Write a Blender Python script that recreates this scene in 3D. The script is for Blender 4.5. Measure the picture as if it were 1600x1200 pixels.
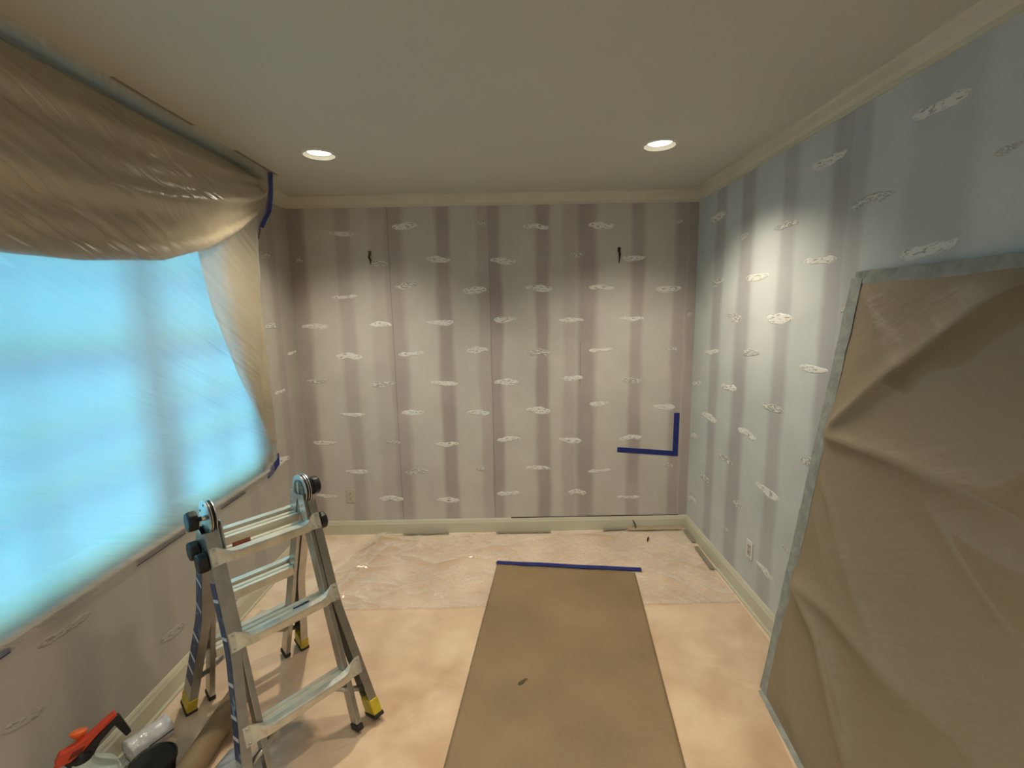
import bpy, bmesh, math, random
from mathutils import Vector, Matrix, noise
random.seed(7)
S = bpy.context.scene
for o in list(bpy.data.objects): bpy.data.objects.remove(o)
COL = S.collection
# ------------------------------------------------------------------ dimensions (metres)
XL, XR, YB, YF, H = -1.706, 1.4705, 3.693, -2.3, 2.74
# ------------------------------------------------------------------ camera
pi_, ya, ro, ch = .1523, .002, .0176, 1.8353
ex = Vector((math.cos(ya), -math.sin(ya), 0)); ey = Vector((math.sin(ya), math.cos(ya), 0)); ez = Vector((0, 0, 1))
Fv = ey*math.cos(pi_)-ez*math.sin(pi_); U0 = ey*math.sin(pi_)+ez*math.cos(pi_)
Rv = math.cos(ro)*ex-math.sin(ro)*U0; Uv = math.sin(ro)*ex+math.cos(ro)*U0
cam = bpy.data.objects.new('camera', bpy.data.cameras.new('camera')); COL.objects.link(cam)
M = Matrix((Rv, Uv, -Fv)).transposed().to_4x4(); M.translation = Vector((0, 0, ch)); cam.matrix_world = M
cam.data.sensor_width = 36; cam.data.lens = 719/1600*36; cam.data.clip_start = .02
S.camera = cam
# ------------------------------------------------------------------ exposure, sky
S.view_settings.view_transform = 'Standard'; S.view_settings.look = 'None'
S.view_settings.exposure = 0.08; S.view_settings.gamma = 1; S.view_settings.use_curve_mapping = False
W = bpy.data.worlds.new('daylight'); S.world = W; W.use_nodes = True
wn = W.node_tree.nodes; wl = W.node_tree.links
bg = wn['Background']; bg.inputs[1].default_value = 5.4
tc = wn.new('ShaderNodeTexCoord'); sp = wn.new('ShaderNodeSeparateXYZ'); rp = wn.new('ShaderNodeValToRGB')
wl.new(tc.outputs['Generated'], sp.inputs[0])
mr = wn.new('ShaderNodeMapRange'); mr.inputs[1].default_value = -1; mr.inputs[2].default_value = 1
wl.new(sp.outputs['Z'], mr.inputs[0]); wl.new(mr.outputs[0], rp.inputs[0]); wl.new(rp.outputs[0], bg.inputs[0])
e = rp.color_ramp.elements
e[0].position = .30; e[0].color = (.10, .33, .80, 1); e[1].position = .60; e[1].color = (.17, .56, .54, 1)
m_ = e.new(.46); m_.color = (.12, .46, .64, 1)
SPOT = 88.0
# ------------------------------------------------------------------ material helpers
def mat(name, color, rough=.6, metal=0., var=0., vscale=6., bump=0., bscale=60., spec=.5, color2=None):
    m = bpy.data.materials.new(name); m.use_nodes = True
    nt = m.node_tree; b = nt.nodes['Principled BSDF']
    b.inputs['Roughness'].default_value = rough; b.inputs['Metallic'].default_value = metal
    b.inputs['Specular IOR Level'].default_value = spec
    t = nt.nodes.new('ShaderNodeTexCoord'); n = nt.nodes.new('ShaderNodeTexNoise')
    n.inputs['Scale'].default_value = vscale; n.inputs['Detail'].default_value = 5
    nt.links.new(t.outputs['Object'], n.inputs['Vector'])
    r = nt.nodes.new('ShaderNodeValToRGB')
    c2 = color2 or tuple(max(0, c*(1-var)) for c in color)
    r.color_ramp.elements[0].color = (*c2, 1); r.color_ramp.elements[1].color = (*color, 1)
    r.color_ramp.elements[0].position = .35; r.color_ramp.elements[1].position = .65
    nt.links.new(n.outputs[0], r.inputs[0]); nt.links.new(r.outputs[0], b.inputs['Base Color'])
    if bump:
        n2 = nt.nodes.new('ShaderNodeTexNoise'); n2.inputs['Scale'].default_value = bscale; n2.inputs['Detail'].default_value = 4
        nt.links.new(t.outputs['Object'], n2.inputs['Vector'])
        bp = nt.nodes.new('ShaderNodeBump'); bp.inputs['Strength'].default_value = bump; bp.inputs['Distance'].default_value = .01
        nt.links.new(n2.outputs[0], bp.inputs['Height']); nt.links.new(bp.outputs[0], b.inputs['Normal'])
    return m
PLASTER = (.57, .545, .50); STRIPE = (.40, .345, .335)
def stripe_mat(name, axis, stops, plaster=PLASTER, stripe=STRIPE, seams=()):
    """plaster skim over old wall: vertical bands, positions in metres along the wall. stops: (centre, halfwidth, depth)"""
    m = bpy.data.materials.new(name); m.use_nodes = True
    nt = m.node_tree; N = nt.nodes; L = nt.links; b = N['Principled BSDF']; b.inputs['Roughness'].default_value = .75
    b.inputs['Specular IOR Level'].default_value = .25
    g = N.new('ShaderNodeNewGeometry'); s = N.new('ShaderNodeSeparateXYZ'); L.new(g.outputs['Position'], s.inputs[0])
    def math_(op, a, b_=None, clamp=False):
        n = N.new('ShaderNodeMath'); n.operation = op; n.use_clamp = clamp
        for i, v in enumerate((a, b_)):
            if v is None: continue
            if isinstance(v, (int, float)): n.inputs[i].default_value = v
            else: L.new(v, n.inputs[i])
        return n.outputs[0]
    mp = N.new('ShaderNodeMapping'); L.new(g.outputs['Position'], mp.inputs[0]); mp.inputs['Scale'].default_value = (6, 6, 1.3)
    nz = N.new('ShaderNodeTexNoise'); nz.inputs['Scale'].default_value = 1.3; nz.inputs['Detail'].default_value = 6; L.new(mp.outputs[0], nz.inputs['Vector'])
    wob = math_('MULTIPLY', math_('SUBTRACT', nz.outputs[0], .5), .07)
    co = math_('ADD', s.outputs[axis], wob)
    acc = None
    for c, hw, dep in stops:
        d = math_('ABSOLUTE', math_('SUBTRACT', co, c))
        v = N.new('ShaderNodeMapRange'); v.interpolation_type = 'SMOOTHSTEP'
        L.new(d, v.inputs[0]); v.inputs[1].default_value = hw*1.5; v.inputs[2].default_value = hw*.55; v.inputs[3].default_value = 0; v.inputs[4].default_value = dep
        acc = v.outputs[0] if acc is None else math_('MAXIMUM', acc, v.outputs[0])
    nb = N.new('ShaderNodeTexNoise'); nb.inputs['Scale'].default_value = 2.2; nb.inputs['Detail'].default_value = 3; L.new(g.outputs['Position'], nb.inputs['Vector'])
    acc = math_('MULTIPLY', acc, math_('ADD', .62, math_('MULTIPLY', nb.outputs[0], .7)), True)
    mx = N.new('ShaderNodeMix'); mx.data_type = 'RGBA'; mx.inputs[6].default_value = (*plaster, 1); mx.inputs[7].default_value = (*stripe, 1)
    L.new(acc, mx.inputs[0])
    col = mx.outputs[2]
    # cloudy variation
    n3 = N.new('ShaderNodeTexNoise'); n3.inputs['Scale'].default_value = 3.5; n3.inputs['Detail'].default_value = 8; L.new(g.outputs['Position'], n3.inputs['Vector'])
    mv = N.new('ShaderNodeMapRange'); L.new(n3.outputs[0], mv.inputs[0]); mv.inputs[1].default_value = .3; mv.inputs[2].default_value = .7; mv.inputs[3].default_value = .93; mv.inputs[4].default_value = 1.06
    vm = N.new('ShaderNodeVectorMath'); vm.operation = 'SCALE'; L.new(col, vm.inputs[0]); L.new(mv.outputs[0], vm.inputs['Scale'])
    col = vm.outputs[0]
    for (c, z0, z1) in seams:
        d = math_('ABSOLUTE', math_('SUBTRACT', math_('ADD', s.outputs[axis], math_('MULTIPLY', wob, .12)), c))
        a = math_('LESS_THAN', d, .0032)
        a = math_('MULTIPLY', a, math_('MULTIPLY', math_('GREATER_THAN', s.outputs[2], z0), math_('LESS_THAN', s.outputs[2], z1)))
        q = N.new('ShaderNodeMix'); q.data_type = 'RGBA'; L.new(math_('MULTIPLY', a, .38), q.inputs[0]); L.new(col, q.inputs[6]); q.inputs[7].default_value = (.12, .09, .085, 1)
        col = q.outputs[2]
    L.new(col, b.inputs['Base Color'])
    bp = N.new('ShaderNodeBump'); bp.inputs['Strength'].default_value = .12; bp.inputs['Distance'].default_value = .008
    L.new(n3.outputs[0], bp.inputs['Height']); L.new(bp.outputs[0], b.inputs['Normal'])
    return m
def film_mat(name, tint, transp, transl, diff, streak=None, bstr=.5, rough=.18, gl=.12, bdist=.01, fr=.6, face=0):
    """thin plastic film: transparent + translucent + diffuse + gloss, creased by stretched noise"""
    m = bpy.data.materials.new(name); m.use_nodes = True
    nt = m.node_tree; N = nt.nodes; L = nt.links; N.remove(N['Principled BSDF']); out = N['Material Output']
    t = N.new('ShaderNodeBsdfTransparent'); t.inputs[0].default_value = (*[min(1, c*1.05) for c in tint], 1)
    tl = N.new('ShaderNodeBsdfTranslucent'); tl.inputs[0].default_value = (*tint, 1)
    df = N.new('ShaderNodeBsdfDiffuse'); df.inputs[0].default_value = (*tint, 1)
    g = N.new('ShaderNodeBsdfGlossy'); g.inputs['Roughness'].default_value = rough
    tot = transp+transl+diff
    a = N.new('ShaderNodeMixShader'); a.inputs[0].default_value = transl/(transl+diff) if transl+diff else 0
    L.new(df.outputs[0], a.inputs[1]); L.new(tl.outputs[0], a.inputs[2])
    b = N.new('ShaderNodeMixShader'); b.inputs[0].default_value = transp/tot; L.new(a.outputs[0], b.inputs[1]); L.new(t.outputs[0], b.inputs[2])
    c = N.new('ShaderNodeMixShader'); L.new(b.outputs[0], c.inputs[1]); L.new(g.outputs[0], c.inputs[2])
    lw = N.new('ShaderNodeLayerWeight'); lw.inputs[0].default_value = .35
    mm = N.new('ShaderNodeMath'); mm.operation = 'MULTIPLY_ADD'; L.new(lw.outputs['Fresnel'], mm.inputs[0]); mm.inputs[1].default_value = fr; mm.inputs[2].default_value = gl; mm.use_clamp = True
    L.new(mm.outputs[0], c.inputs[0]); L.new(c.outputs[0], out.inputs[0])
    geo = N.new('ShaderNodeNewGeometry'); prev = geo.outputs['Position']; hs = []
    for (rot, sc, nsc, amp) in (streak or [((0, 0, 0), (1, 1, 1), 8, 1)]):
        mp = N.new('ShaderNodeMapping'); mp.vector_type = 'TEXTURE'; mp.inputs['Rotation'].default_value = rot; mp.inputs['Scale'].default_value = sc; L.new(prev, mp.inputs[0])
        nz = N.new('ShaderNodeTexNoise'); nz.inputs['Scale'].default_value = nsc; nz.inputs['Detail'].default_value = 3; L.new(mp.outputs[0], nz.inputs['Vector'])
        k = N.new('ShaderNodeMath'); k.operation = 'MULTIPLY'; k.inputs[1].default_value = amp; L.new(nz.outputs[0], k.inputs[0]); hs.append(k.outputs[0])
    h = hs[0]
    for q in hs[1:]:
        ad = N.new('ShaderNodeMath'); L.new(h, ad.inputs[0]); L.new(q, ad.inputs[1]); h = ad.outputs[0]
    bp = N.new('ShaderNodeBump'); bp.inputs['Strength'].default_value = bstr; bp.inputs['Distance'].default_value = bdist
    L.new(h, bp.inputs['Height'])
    for s_ in (g, df, tl): L.new(bp.outputs[0], s_.inputs['Normal'])
    if face:     # film seen edge-on is whiter and less clear
        l2 = N.new('ShaderNodeLayerWeight'); l2.inputs[0].default_value = .5; L.new(bp.outputs[0], l2.inputs['Normal']); L.new(bp.outputs[0], lw.inputs['Normal'])
        r2 = N.new('ShaderNodeMapRange'); L.new(l2.outputs['Facing'], r2.inputs[0]); r2.inputs[1].default_value = .25; r2.inputs[2].default_value = .95; r2.inputs[3].default_value = min(1, transp/tot*(1+face*.3)); r2.inputs[4].default_value = transp/tot*(1-face)
        L.new(r2.outputs[0], b.inputs[0])
    return m
def emis(name, color, s):
    m = bpy.data.materials.new(name); m.use_nodes = True; b = m.node_tree.nodes['Principled BSDF']
    b.inputs['Base Color'].default_value = (0, 0, 0, 1); b.inputs['Emission Color'].default_value = (*color, 1); b.inputs['Emission Strength'].default_value = s
    return m
# ------------------------------------------------------------------ mesh builder
class MB:
    def __init__(s): s.v = []; s.f = []
    def poly(s, pts, faces):
        n = len(s.v); s.v += [tuple(p) for p in pts]; s.f += [tuple(i+n for i in f) for f in faces]; return s
    def hexa(s, a, b):     # two quads (lists of 4 points)
        return s.poly(list(a)+list(b), [(3, 2, 1, 0), (4, 5, 6, 7), (0, 1, 5, 4), (1, 2, 6, 5), (2, 3, 7, 6), (3, 0, 4, 7)])
    def box(s, x0, x1, y0, y1, z0, z1):
        return s.hexa([(x0, y0, z0), (x1, y0, z0), (x1, y1, z0), (x0, y1, z0)], [(x0, y0, z1), (x1, y0, z1), (x1, y1, z1), (x0, y1, z1)])
    def sweep(s, prof, path, ux, uy, cap=True):   # prof: 2D pts; path: list of points (and optional per-point scale); fixed frame vectors
        n = len(prof); rings = []
        for p in path:
            rings += [Vector(p)+Vector(ux)*a+Vector(uy)*b for a, b in prof]
        fs = []
        for k in range(len(path)-1):
            for i in range(n):
                j = (i+1) % n; fs.append((k*n+i, k*n+j, (k+1)*n+j, (k+1)*n+i))
        if cap: fs += [tuple(reversed(range(n))), tuple(range((len(path)-1)*n, len(path)*n))]
        return s.poly(rings, fs)
    def tube(s, pts, r, n=12, cap=True):
        rings = []; pts = [Vector(p) for p in pts]; rs = r if isinstance(r, (list, tuple)) else [r]*len(pts)
        d0 = (pts[-1]-pts[0]).normalized(); up = Vector((0, 0, 1)) if abs(d0.z) < .9 else Vector((1, 0, 0))
        for k, p in enumerate(pts):
            d = (pts[min(k+1, len(pts)-1)]-pts[max(k-1, 0)])
            d = d.normalized() if d.length > 1e-9 else d0
            a = d.cross(up).normalized(); b = d.cross(a).normalized()
            rings += [p+(a*math.cos(t*2*math.pi/n)+b*math.sin(t*2*math.pi/n))*rs[k] for t in range(n)]
        fs = [(k*n+i, k*n+(i+1) % n, (k+1)*n+(i+1) % n, (k+1)*n+i) for k in range(len(pts)-1) for i in range(n)]
        if cap: fs += [tuple(range(n)), tuple(reversed(range((len(pts)-1)*n, len(pts)*n)))]
        return s.poly(rings, fs)
    def axial(s, p0, axis, prof, n=24, cap0=True, cap1=True):   # prof: list of (distance along axis, radius)
        p0 = Vector(p0); ax = Vector(axis).normalized(); up = Vector((0, 0, 1)) if abs(ax.z) < .9 else Vector((1, 0, 0))
        a = ax.cross(up).normalized(); b = ax.cross(a).normalized(); rings = []
        for d, r in prof: rings += [p0+ax*d+(a*math.cos(t*2*math.pi/n)+b*math.sin(t*2*math.pi/n))*r for t in range(n)]
        fs = [(k*n+i, k*n+(i+1) % n, (k+1)*n+(i+1) % n, (k+1)*n+i) for k in range(len(prof)-1) for i in range(n)]
        if cap0: fs.append(tuple(range(n)))
        if cap1: fs.append(tuple(reversed(range((len(prof)-1)*n, len(prof)*n))))
        return s.poly(rings, fs)
    def grid(s, nu, nv, fn):
        pts = [fn(i/nu, j/nv) for j in range(nv+1) for i in range(nu+1)]
        return s.poly(pts, [(j*(nu+1)+i, j*(nu+1)+i+1, (j+1)*(nu+1)+i+1, (j+1)*(nu+1)+i) for j in range(nv) for i in range(nu)])
    def build(s, name, m, parent=None, smooth=False, bevel=0, solid=0, fix=True):
        me = bpy.data.meshes.new(name); me.from_pydata(s.v, [], s.f); me.update()
        if fix:
            bm = bmesh.new(); bm.from_mesh(me); bmesh.ops.recalc_face_normals(bm, faces=bm.faces); bm.to_mesh(me); bm.free()
        if smooth: me.polygons.foreach_set('use_smooth', [True]*len(me.polygons))
        me.materials.append(m); o = bpy.data.objects.new(name, me); COL.objects.link(o)
        if parent: o.parent = parent
        if solid: md = o.modifiers.new('solid', 'SOLIDIFY'); md.thickness = solid; md.offset = 0
        if bevel: md = o.modifiers.new('bevel', 'BEVEL'); md.width = bevel; md.segments = 2; md.limit_method = 'ANGLE'
        return o
def tag(o, label=None, cat=None, group=None, kind=None):
    if label: o['label'] = label
    if cat: o['category'] = cat
    if group: o['group'] = group
    if kind: o['kind'] = kind
    return o
def empty(name, loc=(0, 0, 0), rz=0):
    o = bpy.data.objects.new(name, None); COL.objects.link(o); o.location = loc; o.rotation_euler = (0, 0, rz); o.empty_display_size = .1; return o
def lerp(a, b, t): return a+(b-a)*t
def ss(t): t = max(0, min(1, t)); return t*t*(3-2*t)
def interp(xs, ys, x):
    if x <= xs[0]: return ys[0]
    for i in range(len(xs)-1):
        if x <= xs[i+1]: return lerp(ys[i], ys[i+1], (x-xs[i])/(xs[i+1]-xs[i]))
    return ys[-1]
# ------------------------------------------------------------------ materials
m_ceil = mat('ceiling_paint', (.56, .565, .495), .8, var=.04, vscale=1.5, bump=.05, bscale=150, spec=.2)
m_trim = mat('cream_trim_paint', (.60, .575, .46), .4, var=.06, vscale=4)
m_back = stripe_mat('plaster_back', 0, [(-1.66, .075, 1), (-1.285, .055, .6), (-1.03, .06, .4), (-.90, .075, .8), (-.512, .055, .9), (-.2, .05, .55), (-.115, .05, .95), (.26, .055, 1), (.47, .05, .45), (.61, .075, .95), (1.006, .05, .8), (1.345, .05, .8), (1.435, .045, .85)],
                    seams=[(-.932, .12, 2.65), (-.152, .12, 2.3), (.56, 1.25, 1.6)])
m_right = stripe_mat('plaster_right', 1, [(3.305, .07, .8), (2.935, .08, .9), (2.505, .062, .75), (2.13, .062, .95), (2.03, .05, .75), (1.655, .12, .45), (1.2, .06, .7), (.8, .06, .8), (.4, .06, .8), (0, .06, .8)], plaster=(.58, .605, .605), stripe=(.42, .41, .425))  # bluer plaster: window light partly put into the wall colour
m_left = stripe_mat('plaster_left', 1, [(3.42, .05, .5), (2.9, .06, .4), (2.45, .06, .35), (2.05, .06, .4), (1.62, .07, .4), (1.2, .06, .4), (.8, .06, .4)], plaster=(.45, .43, .39), stripe=(.34, .31, .30))  # darker plaster: shade of the window wall put into its colour
m_plain = mat('plaster_plain', (.5, .48, .43), .8, var=.15, vscale=2)
def floor_mat():
    m = mat('floor_covering', (.88, .74, .60), .55, var=0, spec=.3, color2=(.72, .54, .39), vscale=2.2)
    nt = m.node_tree; N = nt.nodes; L = nt.links; b = N['Principled BSDF']
    g = N.new('ShaderNodeNewGeometry')
    n = N.new('ShaderNodeTexNoise'); n.inputs['Scale'].default_value = 4.2; n.inputs['Detail'].default_value = 4; n.inputs['Distortion'].default_value = .25; L.new(g.outputs[0], n.inputs['Vector'])
    r = N.new('ShaderNodeValToRGB'); e = r.color_ramp.elements; e[0].position = .36; e[0].color = (.62, .43, .29, 1); e[1].position = .62; e[1].color = (.93, .80, .66, 1)
    L.new(n.outputs[0], r.inputs[0]); old = b.inputs['Base Color'].links[0].from_socket
    mx = N.new('ShaderNodeMix'); mx.data_type = 'RGBA'; mx.inputs[0].default_value = .5; L.new(old, mx.inputs[6]); L.new(r.outputs[0], mx.inputs[7]); L.new(mx.outputs[2], b.inputs['Base Color'])
    return m
m_floor = floor_mat()
m_spack = None
def spackle_mat(name, color, thr):
    m = mat(name, color, .8, var=.12, vscale=40, bump=.5, bscale=90, spec=.2)
    nt = m.node_tree; N = nt.nodes; L = nt.links; b = N['Principled BSDF']
    oi = N.new('ShaderNodeObjectInfo'); t = N.new('ShaderNodeTexCoord'); ad = N.new('ShaderNodeVectorMath'); ad.operation = 'ADD'
    sc = N.new('ShaderNodeVectorMath'); sc.operation = 'SCALE'; sc.inputs['Scale'].default_value = 50; 
    cb = N.new('ShaderNodeCombineXYZ'); L.new(oi.outputs['Random'], cb.inputs[0]); L.new(oi.outputs['Random'], cb.inputs[2]); L.new(cb.outputs[0], sc.inputs[0])
    L.new(t.outputs['Object'], ad.inputs[0]); L.new(sc.outputs[0], ad.inputs[1])
    mp = N.new('ShaderNodeMapping'); mp.inputs['Scale'].default_value = (6, 6, 5); L.new(ad.outputs[0], mp.inputs[0])
    n = N.new('ShaderNodeTexNoise'); n.inputs['Scale'].default_value = 1; n.inputs['Detail'].default_value = 4; L.new(mp.outputs[0], n.inputs['Vector'])
    r = N.new('ShaderNodeMapRange'); L.new(n.outputs[0], r.inputs[0]); r.inputs[1].default_value = thr-.06; r.inputs[2].default_value = thr+.05
    L.new(r.outputs[0], b.inputs['Alpha']); return m
m_sp1 = spackle_mat('spackle_fresh', (.92, .91, .87), .40)
m_sp2 = spackle_mat('spackle_thin', (.82, .81, .77), .48)
m_metal = mat('aluminium', (.50, .50, .48), .30, .9, var=.15, vscale=18, bump=.03, bscale=200)
m_metal_worn = mat('worn_aluminium', (.78, .755, .66), .42, .6, var=.22, vscale=14, bump=.03, bscale=60)
m_tread = mat('grooved_tread_aluminium', (.88, .84, .72), .42, .55, var=.1, vscale=25)
m_steel = mat('zinc_steel', (.72, .74, .75), .28, .9, var=.12, vscale=20)
m_black = mat('black_plastic', (.008, .008, .009), .45, var=.2)
m_rubber = mat('black_rubber', (.02, .02, .02), .7, var=.2)
m_yellow = mat('yellow_plastic', (.66, .50, .03), .45, var=.25, vscale=25)
m_blue = mat('blue_painters_tape', (.010, .024, .20), .55, var=.25, vscale=30, bump=.15, bscale=120)
m_tape = mat('grey_green_masking_tape', (.33, .345, .32), .55, var=.28, vscale=22, bump=.3, bscale=60)
m_tapef = mat('grey_floor_tape', (.30, .27, .21), .6, var=.2, vscale=20)
m_dktape = mat('shadowed_blue_tape', (.03, .035, .075), .6, var=.2)  # blue tape colour darkened to hold the shade it lies in
m_kraft = mat('kraft_paper', (.325, .225, .125), .55, var=.22, vscale=2.2, bump=.45, bscale=6, spec=.3)
m_white = mat('white_plastic', (.72, .73, .72), .3, var=.06)
m_orange = mat('orange_red_plastic', (.62, .06, .025), .4, var=.15)
m_orange2 = mat('orange_nozzle', (.85, .15, .03), .4, var=.1)
m_jug = mat('translucent_jug', (.55, .62, .56), .35, var=.08)
m_wrap = mat('plastic_wrap_white', (.72, .72, .74), .16, var=.2, vscale=22, bump=.9, bscale=28)
m_dark = mat('dark_gap', (.035, .028, .022), .9, var=.2)
m_outlet = mat('outlet_beige', (.52, .49, .40), .45, var=.05)
m_wood = mat('brown_wood', (.28, .19, .11), .5, var=.3, vscale=5)
m_dkboard = mat('dark_block_board', (.09, .065, .04), .6, var=.3, vscale=5)  # dark tone stands for shade behind the film's top band
m_window = mat('window_paint', (.62, .64, .62), .4, var=.04)
m_sticker = mat('navy_label', (.02, .05, .14), .4, var=0, color2=(.25, .32, .42), vscale=26)
m_sticker.node_tree.nodes['Color Ramp'].color_ramp.elements[0].position = .33; m_sticker.node_tree.nodes['Color Ramp'].color_ramp.elements[1].position = .40
m_redlabel = mat('red_label', (.34, .10, .07), .5, var=.3, vscale=60)
def cloth_mat():
    m = mat('tan_curtain_cloth', (.47, .375, .235), .7, var=.18, vscale=5, bump=.3, bscale=40, spec=.3)
    b = m.node_tree.nodes['Principled BSDF']; b.inputs['Sheen Weight'].default_value = .3
    return m
m_cloth = cloth_mat()
m_film = film_mat('window_film', (.94, .955, .965), .58, .36, .03, [((math.radians(-27), 0, 0), (30, 1.6, .035), 1.2, 1.0), ((math.radians(-22), 0, 0), (30, 1.4, .10), 1.5, .8)], bstr=.6, rough=.24, gl=.06, bdist=.02, fr=.12)
m_diffuser = film_mat('added_diffuser_film', (.95, .96, .97), .10, .86, .03, bstr=.1, rough=.4, gl=.0, fr=.1)  # for the added layer that blurs the window bars
m_ffilm = film_mat('floor_film', (.93, .88, .82), .80, .0, .12, [((0, 0, .5), (1, .35, 1), 5, 1.0), ((0, 0, -.7), (1, .3, 1), 9, .6)], bstr=.35, rough=.16, gl=.01, face=.3)
m_ffilm2 = film_mat('wrinkled_floor_film', (.93, .89, .84), .70, .0, .20, [((0, 0, .5), (1, .35, 1), 1.6, 1.0), ((0, 0, -.9), (1, .35, 1), 3.5, .35)], bstr=.8, rough=.13, gl=.10, bdist=.035, fr=.5, face=.6)
m_dfilm = film_mat('doorway_film', (.30, .225, .14), .04, .10, .86, [((math.radians(35), 0, 0), (1, .5, .12), 3, 1.0), ((math.radians(-30), 0, 0), (1, .6, .15), 3, .7)], bstr=.22, rough=.5, gl=.0, bdist=.02, fr=.12)
def glass_mat():
    m = bpy.data.materials.new('window_glass'); m.use_nodes = True; nt = m.node_tree; N = nt.nodes; N.remove(N['Principled BSDF'])
    a = N.new('ShaderNodeBsdfTransparent'); a.inputs[0].default_value = (.95, .97, .97, 1); g = N.new('ShaderNodeBsdfGlossy'); g.inputs['Roughness'].default_value = .02
    f = N.new('ShaderNodeFresnel'); x = N.new('ShaderNodeMixShader'); nt.links.new(f.outputs[0], x.inputs[0]); nt.links.new(a.outputs[0], x.inputs[1]); nt.links.new(g.outputs[0], x.inputs[2]); nt.links.new(x.outputs[0], N['Material Output'].inputs[0]); return m
m_glass = glass_mat()
# ------------------------------------------------------------------ room shell
def struct(o): o['kind'] = 'structure'; return o
struct(MB().box(XL-.2, XR+1.6, YF-.15, YB+.15, -.12, 0).build('floor', m_floor))
struct_wall_back = struct(MB().box(XL-.2, XR+.15, YB, YB+.15, 0, H).build('wall_back', m_back))
struct(MB().box(XL-.2, XR+.15, YF-.15, YF, 0, H).build('wall_front', m_plain))
# left wall with window opening
WY0, WY1, WZ0, WZ1 = .05, 3.07, .795, 2.45
lw = MB().box(XL-.16, XL, YF, WY0, 0, H).box(XL-.16, XL, WY1, YB, 0, H).box(XL-.16, XL, WY0, WY1, 0, WZ0).box(XL-.16, XL, WY0, WY1, WZ1, H)
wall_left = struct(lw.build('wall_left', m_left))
# right wall with doorway opening
DY0, DY1, DZ = .55, 1.88, 1.90
rw = MB().box(XR, XR+.12, YF, DY0, 0, H).box(XR, XR+.12, DY1, YB, 0, H).box(XR, XR+.12, DY0, DY1, DZ, H)
wall_right = struct(rw.build('wall_right', m_right))
# hall beyond the doorway
hl = MB().box(XR+1.5, XR+1.6, -.3, 2.8, 0, H).box(XR+.12, XR+1.6, 2.8, 2.9, 0, H).box(XR+.12, XR+1.6, -.4, -.3, 0, H).box(XR+.12, XR+1.6, -.4, 2.9, H, H+.08)
struct(hl.build('wall_hall', m_wood))
# ceiling with round openings for the downlights
LIGHTS = [(-1.058, 2.763), (.843, 2.703), (.40, -.15), (-.75, -1.3), (.86, -1.5)]  # all after the first pair are added, unseen, to light the near room
RC = .082
bm = bmesh.new(); edges = []
def loop(pts):
    vs = [bm.verts.new(p) for p in pts]; 
    for i in range(len(vs)): edges.append(bm.edges.new((vs[i], vs[(i+1) % len(vs)])))
loop([(XL-.16, YF, H), (XR+.12, YF, H), (XR+.12, YB, H), (XL-.16, YB, H)])
for (x, y) in LIGHTS: loop([(x+RC*math.cos(a*math.pi/16), y+RC*math.sin(a*math.pi/16), H) for a in range(32)])
bmesh.ops.triangle_fill(bm, edges=edges, use_beauty=True)
for f in list(bm.faces):
    c = f.calc_center_median()
    if any((c.x-x)**2+(c.y-y)**2 < (RC*.6)**2 for x, y in LIGHTS): bm.faces.remove(f)
bmesh.ops.recalc_face_normals(bm, faces=bm.faces)
r = bmesh.ops.extrude_face_region(bm, geom=list(bm.faces)); bmesh.ops.translate(bm, verts=[v for v in r['geom'] if isinstance(v, bmesh.types.BMVert)], vec=(0, 0, .12))
bmesh.ops.recalc_face_normals(bm, faces=bm.faces)
me = bpy.data.meshes.new('ceiling'); bm.to_mesh(me); bm.free(); me.materials.append(m_ceil)
struct(bpy.data.objects.new('ceiling', me)); COL.objects.link(bpy.data.objects['ceiling'])
# crown and baseboards : profiles swept
CR = [(0, 0), (.058, 0), (.056, -.012), (.045, -.02), (.03, -.05), (.014, -.066), (.010, -.085), (0, -.085)]
def crown(name, p0, p1, inward):
    return struct(MB().sweep(CR, [p0, p1], inward, (0, 0, 1)).build(name, m_trim))
crown('trim_1', (XL, YB, H), (XR, YB, H), (0, -1, 0)); crown('trim_2', (XR, YF, H), (XR, YB, H), (-1, 0, 0)); crown('trim_3', (XL, 3.16, H), (XL, YB, H), (1, 0, 0))
BB = [(0, 0), (.016, 0), (.016, .088), (.012, .098), (.010, .108), (.004, .119), (0, .12)]
def base(name, p0, p1, inward): return struct(MB().sweep(BB, [p0, p1], inward, (0, 0, 1)).build(name, m_trim))
base('baseboard_back', (XL, YB, 0), (XR, YB, 0), (0, -1, 0))
base('baseboard_right', (XR, DY1+.07, 0), (XR, YB, 0), (-1, 0, 0))
base('baseboard_left', (XL, YF, 0), (XL, YB, 0), (1, 0, 0))
# cream casing round the doorway, under the tape
dr = struct(empty('door_1'))
for a_, b_, c_, d_ in ((DY1, DY1+.07, 0, DZ+.05), (DY0-.07, DY0, 0, DZ+.05), (DY0, DY1, DZ, DZ+.05)): MB().box(XR-.015, XR, a_, b_, c_, d_).build('casing', m_trim, dr)
# pale floor edge strips at the foot of the baseboards
struct(MB().box(XR-.034, XR-.0165, 2.0, 3.05, 0, .012).build('trim_4', m_trim)); struct(MB().box(XL+.0165, XL+.032, -1, 3.3, 0, .012).build('trim_5', m_trim))
# dark gap left between the plaster and the back baseboard
g = MB()
for a, b, t in ((-.02, .35, .004), (.35, .62, .0025), (.62, .95, .005), (.95, 1.4, .003)): g.hexa([(a, YB-.006, .119), (b, YB-.006, .119), (b, YB+.001, .119), (a, YB+.001, .119)], [(a, YB-.006, .121), (b, YB-.006, .120+t*.7), (b, YB+.001, .120+t), (a, YB+.001, .121+t)])
g.build('plaster_gap', m_dark, struct_wall_back)
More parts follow.
